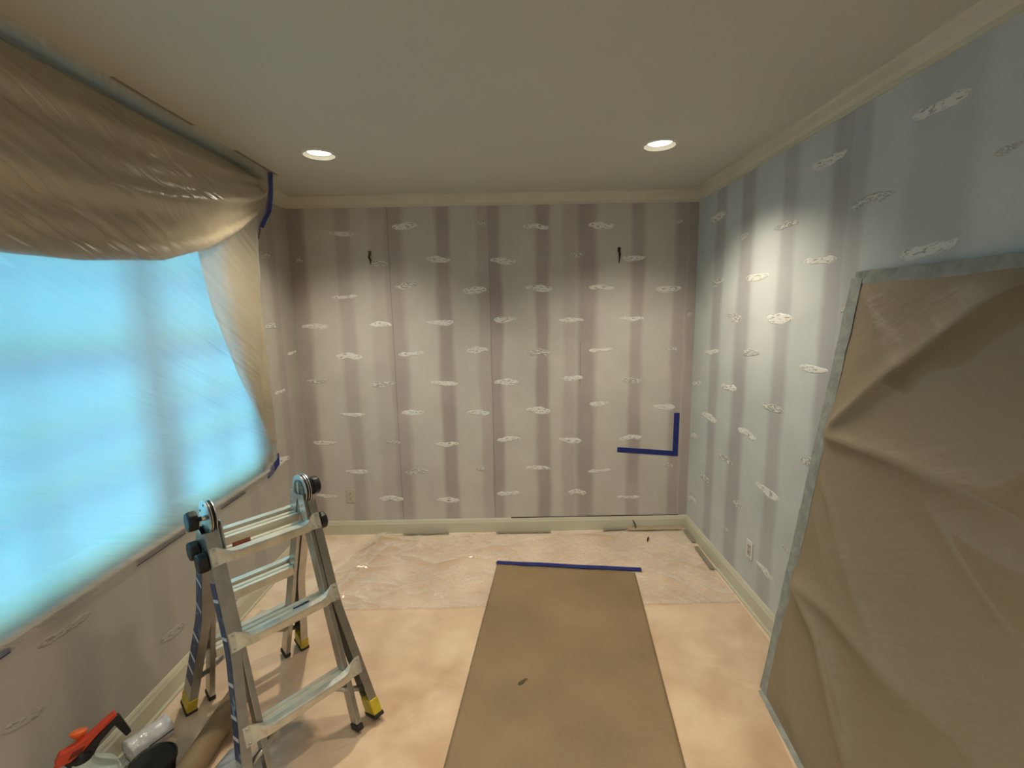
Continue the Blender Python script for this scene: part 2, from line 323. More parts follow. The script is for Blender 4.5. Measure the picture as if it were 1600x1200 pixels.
# ------------------------------------------------------------------ spackle patches (parts of the walls)
random.seed(3)
def blob(kind):
    n = 30; mb = MB(); pts = []; ph = random.random()*9
    for i in range(n):
        a = i*2*math.pi/n; c, s_ = math.cos(a), math.sin(a)
        rx = .5*(1+.08*noise.noise((c*2+ph, s_*2, 0))); rz = .5*(1+.55*noise.noise((c*2.2+ph, s_*1.6, 3))+.2*noise.noise((c*9, s_*7+ph, 1)))
        x = rx*(abs(c)**.8)*(1 if c >= 0 else -1); z = rz*s_*(1-.35*(kind % 2)*x)+.12*math.sin(x*5+ph)
        if kind == 4 and abs(x) < .25: z *= .7
        pts.append((x, z))
    outer = [(x, 0, z) for x, z in pts]; mid = [(x*.85, -1, z*.8) for x, z in pts]
    mb.poly(outer+mid, [(i, (i+1) % n, n+(i+1) % n, n+i) for i in range(n)]+[tuple(range(n, 2*n))])
    me = bpy.data.meshes.new('spackle_patch'); me.from_pydata(mb.v, [], mb.f); return me
blobs = [blob(k) for k in range(8)]
def patches(data, wall, basis, hgt):
    for i, d in enumerate(data):
        u, z, w = d[:3]; rot = d[3] if len(d) > 3 else random.uniform(-.05, .05)
        me = blobs[random.randrange(8)].copy() if False else blobs[random.randrange(8)]
        o = bpy.data.objects.new('spackle_patch', me); COL.objects.link(o); o.parent = wall
        X, N_ = basis; Xv = Vector(X); Zv = Vector((0, 0, 1)); Nv = Vector(N_)
        pos = Vector((u, YB, z)) if X[0] else Vector((XR if N_[0] < 0 else XL, u, z))
        a = Xv*math.cos(rot)+Zv*math.sin(rot); b = -Xv*math.sin(rot)+Zv*math.cos(rot)
        h_ = hgt*random.uniform(.8, 1.3)*min(1, .5+w*2.5)
        sx = 1 if random.random() < .5 else -1
        m4 = Matrix((a*w*sx, -Nv*.0022, b*h_)).transposed().to_4x4(); m4.translation = pos; o.matrix_local = m4
        if not me.materials: me.materials.append(m_sp1)
        o.material_slots[0].link = 'OBJECT'; o.material_slots[0].material = m_sp2 if (w < .15 or random.random() < .25) else m_sp1
BP = [(-1.291, 2.467, 0.203), (-0.799, 2.516, 0.203), (-0.207, 2.525, 0.071), (0.216, 2.494, 0.203), (0.72, 2.495, 0.203), (1.323, 2.514, 0.051), (-1.629, 2.271, 0.061), (-1.013, 2.241, 0.142), (-0.549, 2.262, 0.193), (-0.046, 2.244, 0.203), (0.524, 2.278, 0.112), (0.973, 2.246, 0.183), (-1.301, 1.986, 0.203), (-0.803, 2.066, 0.193), (-0.277, 2.023, 0.193), (0.232, 2.029, 0.213), (0.726, 2.025, 0.203), (1.256, 2.006, 0.203), (-1.552, 1.76, 0.213), (-1.027, 1.766, 0.173), (-0.554, 1.773, 0.213), (-0.034, 1.789, 0.183), (0.485, 1.775, 0.203), (0.974, 1.777, 0.193), (1.431, 1.804, 0.051), (-1.294, 1.516, 0.213), (-0.795, 1.527, 0.203), (-0.265, 1.549, 0.173), (0.223, 1.52, 0.203), (0.727, 1.531, 0.193), (1.298, 1.531, 0.102), (-1.572, 1.318, 0.162), (-1.041, 1.287, 0.193), (-0.543, 1.284, 0.213), (-0.039, 1.285, 0.193), (0.501, 1.307, 0.173), (0.985, 1.282, 0.183), (-1.307, 1.038, 0.203), (-0.809, 1.045, 0.183), (-0.275, 1.035, 0.183), (0.219, 1.047, 0.203), (0.716, 1.091, 0.152), (1.247, 1.055, 0.183), (-1.546, 0.804, 0.203), (-0.991, 0.799, 0.142), (-0.537, 0.774, 0.203), (-0.027, 0.808, 0.193), (0.476, 0.788, 0.193), (0.98, 0.801, 0.193), (-1.304, 0.551, 0.193), (-0.797, 0.542, 0.193), (-0.262, 0.554, 0.091), (0.214, 0.556, 0.203), (0.728, 0.518, 0.193), (1.295, 0.558, 0.102), (-1.571, 0.343, 0.183), (-1.024, 0.31, 0.203), (-0.55, 0.289, 0.193), (-0.036, 0.336, 0.193), (0.542, 0.336, 0.152), (0.969, 0.283, 0.193)]
RP = [(3.362, 2.482, 0.243, 0.06), (2.974, 2.286, 0.119, -0.03), (2.524, 2.271, 0.227, -0.0), (2.234, 2.503, 0.241, 0.03), (1.946, 2.264, 0.237, -0.05), (1.666, 2.032, 0.228, -0.08), (1.681, 2.506, 0.212, -0.04), (1.43, 2.286, 0.076, -0.05), (3.62, 2.264, 0.12, 0.05), (3.341, 2.026, 0.266, -0.05), (2.787, 2.022, 0.257, 0.02), (2.237, 2.057, 0.232, 0.01), (3.042, 1.785, 0.201, 0.05), (2.537, 1.781, 0.249, 0.04), (2.047, 1.827, 0.061, -0.3), (3.353, 1.531, 0.246, -0.08), (2.803, 1.571, 0.209, -0.07), (2.215, 1.542, 0.21, 0.03), (3.60, 1.262, 0.17, -0.11), (3.069, 1.314, 0.227, -0.11), (2.535, 1.284, 0.23, 0.03), (3.348, 1.047, 0.246, 0.03), (3.61, 0.831, 0.15, -0.22), (2.794, 1.065, 0.228, 0.02), (2.2, 1.082, 0.124, -0.01), (3.063, 0.813, 0.231, 0.05), (3.363, 0.566, 0.234, 0.03), (2.537, 0.79, 0.249, 0.0), (2.848, 0.573, 0.145, -0.03), (3.6, 0.296, 0.18, -0.16), (3.01, 0.334, 0.087, 0.0), (2.313, 0.548, 0.093, 0.01), (2.50, 0.315, 0.196, 0.04)]
LP = [(3.33, 2.26, 0.141, 0.24), (3.33, 1.776, 0.19, -0.0), (3.6, 1.56, 0.15, 0.03), (3.361, 1.29, 0.155, 0.05), (3.256, 0.79, 0.3, -0.11), (1.591, 0.68, 0.21, -0.0), (2.088, 0.293, 0.174, -0.09), (1.404, 0.473, 0.143, -0.2), (2.499, 0.577, 0.128, -0.05)]
patches(BP, struct_wall_back, ((1, 0, 0), (0, -1, 0)), .042)
patches(RP, wall_right, ((0, 1, 0), (-1, 0, 0)), .044)
patches(LP, wall_left, ((0, 1, 0), (1, 0, 0)), .046)
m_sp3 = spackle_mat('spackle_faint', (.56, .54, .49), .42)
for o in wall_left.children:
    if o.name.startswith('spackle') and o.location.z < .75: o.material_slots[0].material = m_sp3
# ------------------------------------------------------------------ ceiling downlights
m_lens = emis('lamp_lens', (1.0, .93, .78), 7)
m_can = mat('lamp_baffle_white', (.80, .78, .68), .4, var=.03)
m_ring = mat('lamp_trim_ring', (.20, .19, .15), .5, var=.1)
labels = ['round recessed downlight near the window end of the ceiling, lit warm white', 'round recessed downlight on the right of the ceiling by the right wall, lit']
for i, (x, y) in enumerate(LIGHTS):
    t = empty('recessed_downlight', (x, y, H))
    tag(t, labels[i] if i < 2 else ('added downlight lighting the near room, out of view', 'added unseen downlight near the middle of the front wall', 'added unseen downlight in the front right corner')[i-2], 'ceiling light', 'recessed ceiling downlights')
    MB().axial((0, 0, -.0005), (0, 0, -1), [(0, .098), (.006, .096), (.008, .088), (.004, .083), (0, .0815)], 40, cap0=False, cap1=False).build('trim_ring', m_can, t, True)
    MB().axial((0, 0, -.0045), (0, 0, -1), [(0, .0905), (.0045, .0895), (.0045, .0865), (0, .0855)], 40, False, False).build('shadow_gap', m_ring, t, True)
    MB().axial((0, 0, 0), (0, 0, 1), [(-.003, .0815), (.013, .066), (.014, .05)], 40, False, False).build('baffle', m_can, t, True)
    MB().axial((0, 0, .0115), (0, 0, 1), [(0, .001), (0, .064), (.006, .064), (.006, .001)], 40).build('lens', m_lens, t)
    ld = bpy.data.lights.new('downlight_lamp', 'SPOT'); ld.energy = SPOT*(1 if i < 2 else 1.0); ld.color = (1, .90, .70); ld.shadow_soft_size = .05; ld.spot_size = math.radians(128); ld.spot_blend = .85
    lo = bpy.data.objects.new('downlight_lamp', ld); COL.objects.link(lo); lo.location = (x, y, H-.012)
# ------------------------------------------------------------------ window in the left wall
win = empty('window_1', (XL-.09, 1.52, WZ0)); win['kind'] = 'structure'
def wpart(mb, name, m, parent=win):
    o = mb.build(name, m, parent); o.matrix_parent_inverse = parent.matrix_world.inverted() if parent.type != 'EMPTY' else Matrix.Translation(-Vector(parent.location)); return o
X0, X1 = XL-.14, XL-.085
f = MB().box(X0, X1, WY0, WY0+.04, WZ0, WZ1).box(X0, X1, WY1-.04, WY1, WZ0, WZ1).box(X0, X1, WY0, WY1, WZ0, WZ0+.03).box(X0, X1, WY0, WY1, WZ1-.04, WZ1)
wpart(f, 'frame', m_window)
units = [(WY0+.04, .95), (1.03, 2.14), (2.23, WY1-.04)]
for a, b in ((.95, 1.03), (2.14, 2.23)): wpart(MB().box(X0, X1+.01, a+.024, b-.024, WZ0+.03, WZ1-.04), 'mullion', m_window)
XM = XL-.115
for (a, b) in units:
    s_ = wpart(MB().box(XM-.02, XM+.02, a, a+.05, WZ0+.03, WZ1-.04).box(XM-.02, XM+.02, b-.05, b, WZ0+.03, WZ1-.04).box(XM-.02, XM+.02, a, b, WZ0+.03, WZ0+.065).box(XM-.02, XM+.02, a, b, WZ1-.09, WZ1-.04).box(XM-.02, XM+.02, a, b, 1.68, 1.73), 'sash', m_window)
    for z in (1.18, 1.40, 2.05):
        wpart(MB().box(XM-.011, XM+.011, a+.05, b-.05, z-.011, z+.011), 'muntin', m_window)
    wpart(MB().box(XM-.011, XM+.011, (a+b)/2-.011, (a+b)/2+.011, WZ0+.09, WZ1-.09), 'muntin', m_window)
    wpart(MB().box(XM-.003, XM+.001, a+.04, b-.04, WZ0+.08, WZ1-.08), 'pane', m_glass)
struct(MB().box(XL-.05, XL+.010, WY0-.06, WY1+.03, WZ0-.022, WZ0).build('trim_6', m_window))
# ------------------------------------------------------------------ swag curtain, side panel, film over the window
def zh(y):
    yy = y if y > 1.45 else 2.9-y
    return interp([1.45, 1.7, 2.11, 2.445, 2.75, 2.93, 3.0, 3.2], [2.045, 2.050, 2.095, 2.19, 2.33, 2.45, 2.55, 2.60], yy)
def yedge(z): return interp([.73, .80, .83, .95, 2.12, 2.311, 2.419, 2.535, 2.638, 2.744], [3.18, 3.24, 3.235, 3.221, 3.22, 3.21, 3.196, 3.209, 3.136, 3.05], z)
def xedge(z): return interp([2.12, 2.311, 2.419, 2.535, 2.638, 2.74], [-1.7035, -1.700, -1.66, -1.60, -1.54, -1.49], z)
def swag_x(y, t, fold=1):
    return -1.585+.085*math.sin(math.pi*min(1, .15+t*.75))*1.05+fold*(.015*math.sin(t*15+.5*math.sin(y*2.2))+.008*math.sin(t*31+y*1.3))*ss(t*4)
def swag(u, v):
    y = lerp(-.2, 3.16, u); z1 = zh(y); zt = 2.69
    if v < .9: t = v/.9; z = lerp(zt, z1, t); x = swag_x(y, t)
    else: k = (v-.9)/.1; z = z1+.07*k-.012*math.sin(math.pi*k); x = swag_x(y, 1)-.03*math.sin(k*math.pi/2)-.01*k
    x += .006*noise.noise((y*3, z*14, 0))
    if y > 2.95: x = lerp(x, -1.66, ss((y-2.95)/.35))
    return (x, y, z)
sw = empty('swag_curtain', (-1.55, 1.5, 2.69)); tag(sw, 'tan swag valance draped over the top of the window, under the clear film', 'curtain')
def wp2(mb, name, m, parent, **k): o = mb.build(name, m, parent, **k); o.matrix_parent_inverse = Matrix.Translation(-Vector(parent.location)); return o
wp2(MB().grid(150, 60, swag), 'swag', m_cloth, sw, smooth=True, fix=False)
wp2(MB().box(XL+.001, -1.600, -.2, 3.1, 2.60, 2.725), 'light_block_board', m_dkboard, sw)  # unseen board added to block window light and darken the film's top band
for y_ in (-.16, 3.04): wp2(MB().box(XL, -1.62, y_, y_+.03, 2.52, 2.60), 'bracket', m_wood, sw)
def panel(u, v):
    z = lerp(2.56, .955, v); yl = interp([.955, .98, 1.146, 1.514, 1.9, 2.145, 2.6], [3.09, 3.04, 2.985, 2.78, 2.61, 2.55, 2.50], z); yr = interp([.95, 1.1, 2.6], [3.155, 3.165, 3.15], z)
    y = lerp(yl, yr, u); w = yr-yl
    x = -1.668+.011*math.sin(u*2*math.pi*3.5+.6)*min(1, w/.3+.35)+.004*noise.noise((u*5, z*3, 1))
    return (x, y, z)
sp_ = wp2(MB().grid(60, 50, panel), 'side_panel', m_cloth, sw, smooth=True, fix=False)
BLn = .745
def film(u, v):
    z = lerp(2.738, BLn, v); ye = yedge(z); y = lerp(-.25, ye, u**.8); z1 = zh(y)
    zt = 2.69
    if z > zt: x = lerp(-1.487, -1.568, (2.738-z)/(2.738-zt))
    elif z > z1: x = swag_x(y, (zt-z)/(zt-z1), .85)+.012
    else:
        xs = swag_x(y, 1, .85)+.012; k = (z1-z)/(z1-BLn); x = lerp(xs, -1.700, k**1.1)
        a = y*.46+z*.89; x += (.0045*noise.noise((y*.6, a*24, 2))+.008*noise.noise((y*.9, a*7, 5)))*ss(k*4)*ss((1-k)*6)
    a = y*.45+z*.89; x += .006*noise.noise((y*.5, a*34, 7))*ss((2.66-z)*6)*ss((z-1.3)*3)
    e = ss((ye-y)/.26); xe = xedge(z); x = lerp(xe, x, e)
    x = max(x, XL+.003 if y > 3.16 else XL+.012)
    if 2.4 < y < 3.2 and .8 < z < 2.62: x = lerp(x, max(x, -1.648 if y < 3.13 else lerp(-1.648, xe, ss((y-3.13)/.07))), ss((y-2.4)/.3)*ss((z-.82)/.16))
    return (x, y, z)
fl = MB().grid(230, 190, film).build('window_film', m_film, smooth=True, fix=False)
ul = MB().grid(60, 40, lambda u, v: (XL+.004+.002*noise.noise((u*6, v*5, 2)), lerp(-.1, 3.12, u), lerp(2.55, .762, v))).build('added_diffuser', m_diffuser, fl, smooth=True, fix=False)  # unseen layer added to diffuse daylight and blur the window bars
tag(fl, 'clear plastic film taped over the window and its swag curtain, backlit blue', 'plastic sheet')
def strip(path, w, wd, name, m, thick=.0012, jag=.0):
    """tape strip along a 3D path, width vector wd, with its own thickness"""
    mb = MB(); P = [Vector(p) for p in path]; n = len(P); wds = wd if isinstance(wd, list) else [wd]*n; a = []; 
    for i, p in enumerate(P):
        W_ = Vector(wds[i]).normalized()*w/2; d = (P[min(i+1, n-1)]-P[max(i-1, 0)]).normalized(); nn = W_.cross(d).normalized()*thick
        j = random.uniform(-jag, jag); k = random.uniform(-jag, jag)
        a += [p-W_*(1+j), p+W_*(1+k), p+W_*(1+k)+nn, p-W_*(1+j)+nn]
    fs = [(3, 2, 1, 0), (4*(n-1), 4*(n-1)+1, 4*(n-1)+2, 4*(n-1)+3)]
    for k in range(n-1):
        for i in range(4): fs.append((4*k+i, 4*k+(i+1) % 4, 4*k+4+(i+1) % 4, 4*k+4+i))
    mb.poly(a, fs); return mb.build(name, m)
# blue tape down the end of the film
zs = [2.735, 2.70, 2.638, 2.59, 2.535, 2.47, 2.43]
e_ = strip([(xedge(z)+.005, yedge(z)+.004, z) for z in zs], .034, [(.55, .8, 0) if z > 2.6 else (.7, .6, 0) if z > 2.5 else (.6, .8, 0) for z in zs], 'blue_tape', m_blue, jag=.12)
tag(e_, 'blue painter\'s tape running down from the ceiling along the film\'s end', 'tape')
zs = [2.425, 2.39, 2.34, 2.29]
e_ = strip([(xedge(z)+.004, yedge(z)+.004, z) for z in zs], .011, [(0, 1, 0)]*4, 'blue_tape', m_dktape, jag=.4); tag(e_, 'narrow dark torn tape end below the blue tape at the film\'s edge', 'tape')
o = strip([(-1.7035, 3.236, .86), (-1.7035, 3.237, .80)], .03, (0, 1, 0), 'blue_tape', m_blue); tag(o, 'short upright piece of blue tape at the film\'s lower corner', 'tape')
o = strip([(-1.7025, 3.245, .805), (-1.7025, 3.16, .775), (-1.7025, 3.07, .755)], .055, (0, 0, 1), 'blue_tape', m_blue, jag=.15); tag(o, 'slanting piece of blue tape on the left wall below the window corner', 'tape')
# dark tape on ceiling and along the foot of the film
for a, b, l in ((1.891, 2.343, 'long dark tape strip on the ceiling above the window film'), (2.68, 3.13, 'dark tape strip on the ceiling beside the top of the blue tape')):
    o = strip([(-1.484, a, H-.001), (-1.486, (a+b)/2, H-.001), (-1.482, b, H-.001)], .022, (1, .03, 0), 'ceiling_tape', m_tapef, jag=.1); tag(o, l, 'tape')
for a, b, l in ((1.937, 2.254, 'dark tape strip under the window behind the ladder top'), (2.55, 2.80, 'short dark tape strip under the window right of the ladder top'), (1.18, 1.405, 'dark blue tape end under the window at the left picture edge')):
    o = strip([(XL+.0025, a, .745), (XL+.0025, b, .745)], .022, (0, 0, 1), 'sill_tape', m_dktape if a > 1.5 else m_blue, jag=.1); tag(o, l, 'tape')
# ------------------------------------------------------------------ doorway film with its tape, right wall
def dtop(s): return Vector((XR-.020, 1.963-s, 1.955))
def dbot(s): return Vector((1.196-.115*s, 1.978-s, .004))
creases = [((1.927, 1.319), (1.671, 1.577), (1.33, 1.899), (1.0, 2.2)), ((1.918, 1.293), (1.539, 1.315), (1.171, 1.299), (.8, 1.28)), ((1.927, .618), (1.634, .651), (1.337, .632), (.9, .66)), ((1.903, .618), (1.663, .518), (1.385, .264), (1.2, .1)), ((1.932, 1.914), (1.692, 1.646), (1.4, 1.3)), ((1.9, 1.1), (1.541, .767), (1.3, .6)), ((1.362, 1.194), (1.1, 1.028), (.8, .9)), ((1.9, .95), (1.75, .80), (1.65, .72)), ((1.95, .45), (1.75, .15), (1.65, 0)), ((1.95, .3), (1.8, .12), (1.7, .02))]
amps = [.034, .030, .022, .032, .009, .012, .012, .010, .013, .010]
def dfilm(s_, t):   # s metres from left edge, t 0 bottom..1 top
    y = 1.97-s_; z = 1.955*t; d = 0
    for ci, c in enumerate(creases):
        best = 9; side = 1; fr = 0
        for k in range(len(c)-1):
            (ay, az), (by, bz) = c[k], c[k+1]; vy, vz = by-ay, bz-az; L2 = vy*vy+vz*vz
            q = max(0, min(1, ((y-ay)*vy+(z-az)*vz)/L2)); dy, dz = y-ay-q*vy, z-az-q*vz; dd = math.hypot(dy, dz)
            if dd < best: best = dd; side = 1 if (dy*vz-dz*vy) > 0 else -1; fr = (k+q)/(len(c)-1)
        wd = .03+.075*fr; r_ = best/wd
        d += amps[ci]*math.exp(-(math.sqrt(r_*r_+.03)-.17)*1.1)*(.6+.6*math.sin(math.pi*min(1, fr+.15)))
    d += .012*noise.noise((y*1.6, z*1.6, 3))+.005*noise.noise((y*5, z*4, 9))
    e = ss(s_/.10)*ss((1-t)/.05)*ss(t/.05); d *= e
    P = dbot(s_).lerp(dtop(s_), t); return P+Vector((-1, 0, -.14))*d
SW = 1.75
df_ = MB().grid(150, 150, lambda u, v: dfilm(u*SW, 1-v)).build('doorway_film', m_dfilm, smooth=True, fix=False)
tag(df_, 'creased tan plastic sheet hung over the doorway in the right wall', 'plastic sheet')
n_ = 26
pth = [dbot(0).lerp(dtop(0), i/n_)+Vector((-.003, 0, .001)) for i in range(n_+1)]
o = strip(pth, .062, (0.02, -1, 0), 'masking_tape', m_tape, jag=.08)
o.location = (0, -.012, 0); tag(o, 'grey-green masking tape down the left edge of the doorway film', 'tape')
o = strip([dtop(i*SW/20)+Vector((-.004, 0, 0)) for i in range(21)], .05, (.0, 0, 1), 'masking_tape', m_tape, jag=.1); tag(o, 'grey-green masking tape along the top edge of the doorway film', 'tape')
o = strip([dbot(i*SW/20)+Vector((.004, 0, .003)) for i in range(21)], .055, (1, 0, .1), 'masking_tape', m_tape, jag=.1); tag(o, 'grey-green masking tape holding the doorway film to the floor', 'tape')
# ------------------------------------------------------------------ floor films, kraft paper, tapes
folds = [((-1.08, 3.64), (-1.17, 2.80), 1.0), ((-.93, 3.64), (-1.14, 2.95), .8), ((-.80, 3.62), (-.74, 3.30), .6), ((-.86, 3.30), (-.60, 3.16), .8), ((-.60, 3.16), (-.38, 3.24), .6), ((-.42, 3.27), (-.2, 3.22), .9), ((-1.05, 2.95), (-.80, 2.90), .5), ((.45, 3.60), (.82, 3.55), .6), ((1.0, 3.0), (1.15, 2.85), .5)]
def ffilm(x0f, x1f, y0, y1, z0, amp, seed, dens):
    def fn(u, v):
        y = lerp(y0, y1, v); x = lerp(x0f(y), x1f(y), u)
        y += .012*noise.noise((x*3, y*2, seed))*(1 if v in (0, 1) else 0)
        n1 = max(0, 1-abs(noise.noise((x*2.0+y*1.1, y*2.6-x*.8, seed)))*2.6); n2 = max(0, 1-abs(noise.noise((x*4.5-y, y*5.5+x*2, seed+4)))*2.4)
        lf = ss((.35-x)/1.1)*.9+.25
        w = (n1**5+.45*n2**5)*(.55+.8*noise.noise((x*1.1, y*1.1, seed+9)))*lf
        for (ax, ay), (bx, by), a_ in folds:
            vx, vy = bx-ax, by-ay; q = max(0, min(1, ((x-ax)*vx+(y-ay)*vy)/(vx*vx+vy*vy))); w += a_*math.exp(-math.hypot(x-ax-q*vx, y-ay-q*vy)/.028)*math.sin(math.pi*(.1+.8*q))
        if y < 3.14 and -.42 < x+.118*(3.1-y)*0 < .95: w *= ss((-.12-.118*(3.147-y)-x)/.05)+ss((x-(.841-.12*(3.006-y)))/.05)
        return (x, y, z0+max(0, amp*w))
    return MB().grid(*dens, fn)
ff = ffilm(lambda y: -1.5 if y < 1.8 else -1.62, lambda y: interp([1.5, 1.95, 2.08, 2.7], [1.10, 1.17, 1.41, 1.425], y), -1.5, 2.68, .0016, .004, 1, (100, 130)).build('floor_film', m_ffilm, smooth=True, fix=False)
tag(ff, 'flat clear plastic film on the floor, nearer sheet in front of the seam', 'plastic sheet')
fb = ffilm(lambda y: -1.16-.28*(3.62-y), lambda y: 1.425, 2.655, 3.655, .0030, .034, 6, (260, 120)).build('floor_film', m_ffilm2, smooth=True, fix=False)
tag(fb, 'wrinkled shiny clear plastic film on the floor along the back wall', 'plastic sheet')
for n_ in m_kraft.node_tree.nodes:
    if n_.type == 'BUMP': n_.inputs['Distance'].default_value = .035
def kp(u, v):
    y = lerp(-.6, 3.10, v); xl = -.121-.118*(3.147-y); xr = .841-.12*(3.006-y)
    x = lerp(xl, xr, u); yy = y+lerp(.045, -.09, u)*(v > .999 and 1 or v)
    z = .009+.007*noise.noise((x*2.3, y*1.3, 2))+.004*abs(noise.noise((x*6, y*3.5, 8)))+.003*abs(noise.noise((x*11, y*7, 4)))+.004*ss(1-abs(x+.02+.06*math.sin(y*2))/.05)*ss((y-1.2)*.8)
    if u in (0, 1): z -= .002
    return (x, yy, max(.0065, z))
k_ = MB().grid(60, 180, kp).build('kraft_paper_runner', m_kraft, smooth=True, fix=False, solid=.0006)
tag(k_, 'long brown kraft paper runner laid down the middle of the floor', 'paper')
sm = MB()
for (cx, cy, rx, ry, rot) in ((.026, 2.045, .022, .011, .7), (.045, 2.063, .012, .006, .3)):
    sm.poly([(cx+rx*math.cos(a)*math.cos(rot)-ry*math.sin(a)*math.sin(rot), cy+rx*math.cos(a)*math.sin(rot)+ry*math.sin(a)*math.cos(rot), .0135+.001*(i % 2)) for i, a in enumerate([j*math.pi/8 for j in range(16)])], [tuple(range(16))])
so = sm.build('smudge', mat('dark_smudge', (.10, .07, .035), .6, var=.4, vscale=90), k_)
so['label'] = 'small dark torn spot'
pts = [(-.131, 3.173, .014), (.05, 3.150, .014), (.2, 3.138, .014), (.45, 3.098, .014), (.7, 3.070, .014), (.907, 3.044, .014)]
o = strip(pts, .042, (.14, 1, 0), 'blue_tape', m_blue, thick=.001, jag=.08); tag(o, 'long strip of blue tape across the far end of the kraft paper', 'tape')
for a, b, l in (((-.931, 3.645), (-.545, 3.65), 'thin grey tape strip at the back baseboard, left of the others'), ((-.146, 3.645), (.313, 3.64), 'thin grey tape strip at the middle of the back baseboard'), ((.755, 3.655), (.952, 3.665), 'short dark tape piece against the back baseboard'), ((1.436, 3.63), (1.432, 3.42), 'grey tape strip beside the right baseboard nearest the back corner'), ((1.42, 3.35), (1.412, 3.03), 'grey tape strip beside the right baseboard, nearer of two')):
    d = Vector((b[0]-a[0], b[1]-a[1], 0)); o = strip([(a[0], a[1], .016), (b[0], b[1], .016)], .028 if abs(d.x) > .1 else .032, (-d.y, d.x, 0), 'floor_tape', m_tapef); tag(o, l, 'tape')
def crumple(u, v):
    x = lerp(.96, 1.42, u); y = lerp(3.635, 3.675, v); return (x, y, .014+.04*abs(noise.noise((x*9, y*20, 3)))*math.sin(math.pi*v)+.012*v)
o = MB().grid(50, 10, crumple).build('crumpled_tape', mat('tan_paper_edge', (.45, .33, .23), .6, var=.2), fix=False, solid=.001); tag(o, 'crumpled tan paper edge pushed against the back baseboard near the corner', 'paper')
o = MB().tube([(1.035, 3.655, .012), (1.03, 3.668, .05), (1.015, 3.671, .075), (1.01, 3.671, .09)], [.004, .005, .004, .002], 8).build('wire_stub', m_dark); tag(o, 'dark thin wire end sticking up against the back baseboard', 'wire')
o = MB().tube([(1.07, 3.45, .014), (1.085, 3.48, .02), (1.10, 3.52, .016)], [.004, .008, .003], 8).build('wire_scrap', m_dark); tag(o, 'small black scrap lying on the floor film near the back corner', 'scrap')
# ------------------------------------------------------------------ wall wires and outlets
for (x, z, l) in ((-1.079, 2.286, 'dark wire stub with cap on the back wall under the left downlight'), (.858, 2.28, 'black curled wire stub on the back wall under the right downlight')):
    t = empty('wall_wire_stub', (x, YB, z)); tag(t, l, 'wire')
    MB().box(-.011, .011, -.010, 0, .015, .048).build('cap', mat('wire_cap', (.13, .11, .08), .5) if x < 0 else m_black, t, bevel=.003)
    MB().tube([(0, -.006, .02), (-.006 if x < 0 else .004, -.012, 0), (.004, -.010, -.025), (.0, -.004, -.055 if x < 0 else -.075)], [.006, .009, .007, .002], 8).build('wire', m_black, t, True)
def outlet(name, loc, rz, label, pm):
    t = empty(name, loc, rz); tag(t, label, 'outlet', 'wall power outlets')
    MB().box(-.036, .036, -.006, 0, -.058, .058).build('cover_plate', pm, t, bevel=.003)
    MB().box(-.018, .018, -.010, -.005, -.036, .036).build('receptacle', m_outlet, t, bevel=.002)
    for z in (-.019, .019):
        for x in (-.007, .007): MB().box(x-.0016, x+.0016, -.0108, -.0098, z-.001, z+.009).build('slot', m_dark, t)
        MB().axial((0, -.0098, z-.009), (0, -1, 0), [(0, .003), (.001, .003)], 10).build('slot', m_dark, t)
    return t
outlet('wall_outlet', (-1.369, YB, .34), 0, 'beige duplex outlet low on the back wall beyond the ladder', m_outlet)
outlet('wall_outlet', (XR, 2.672, .355), math.radians(-90), 'white duplex outlet low on the right wall above the baseboard', m_white)
# L of blue tape on the back wall
o = strip([(.872, YB-.003, .703), (1.1, YB-.003, .682), (1.372, YB-.003, .657)], .042, (.08, 0, 1), 'blue_tape', m_blue, jag=.06); tag(o, 'level strip of blue tape on the back wall, foot of the L shape', 'tape')
o = strip([(1.357, YB-.0045, 1.005), (1.354, YB-.0045, .64)], .045, (1, 0, 0), 'blue_tape', m_blue, jag=.04); tag(o, 'upright strip of blue tape on the back wall, stem of the L shape', 'tape')
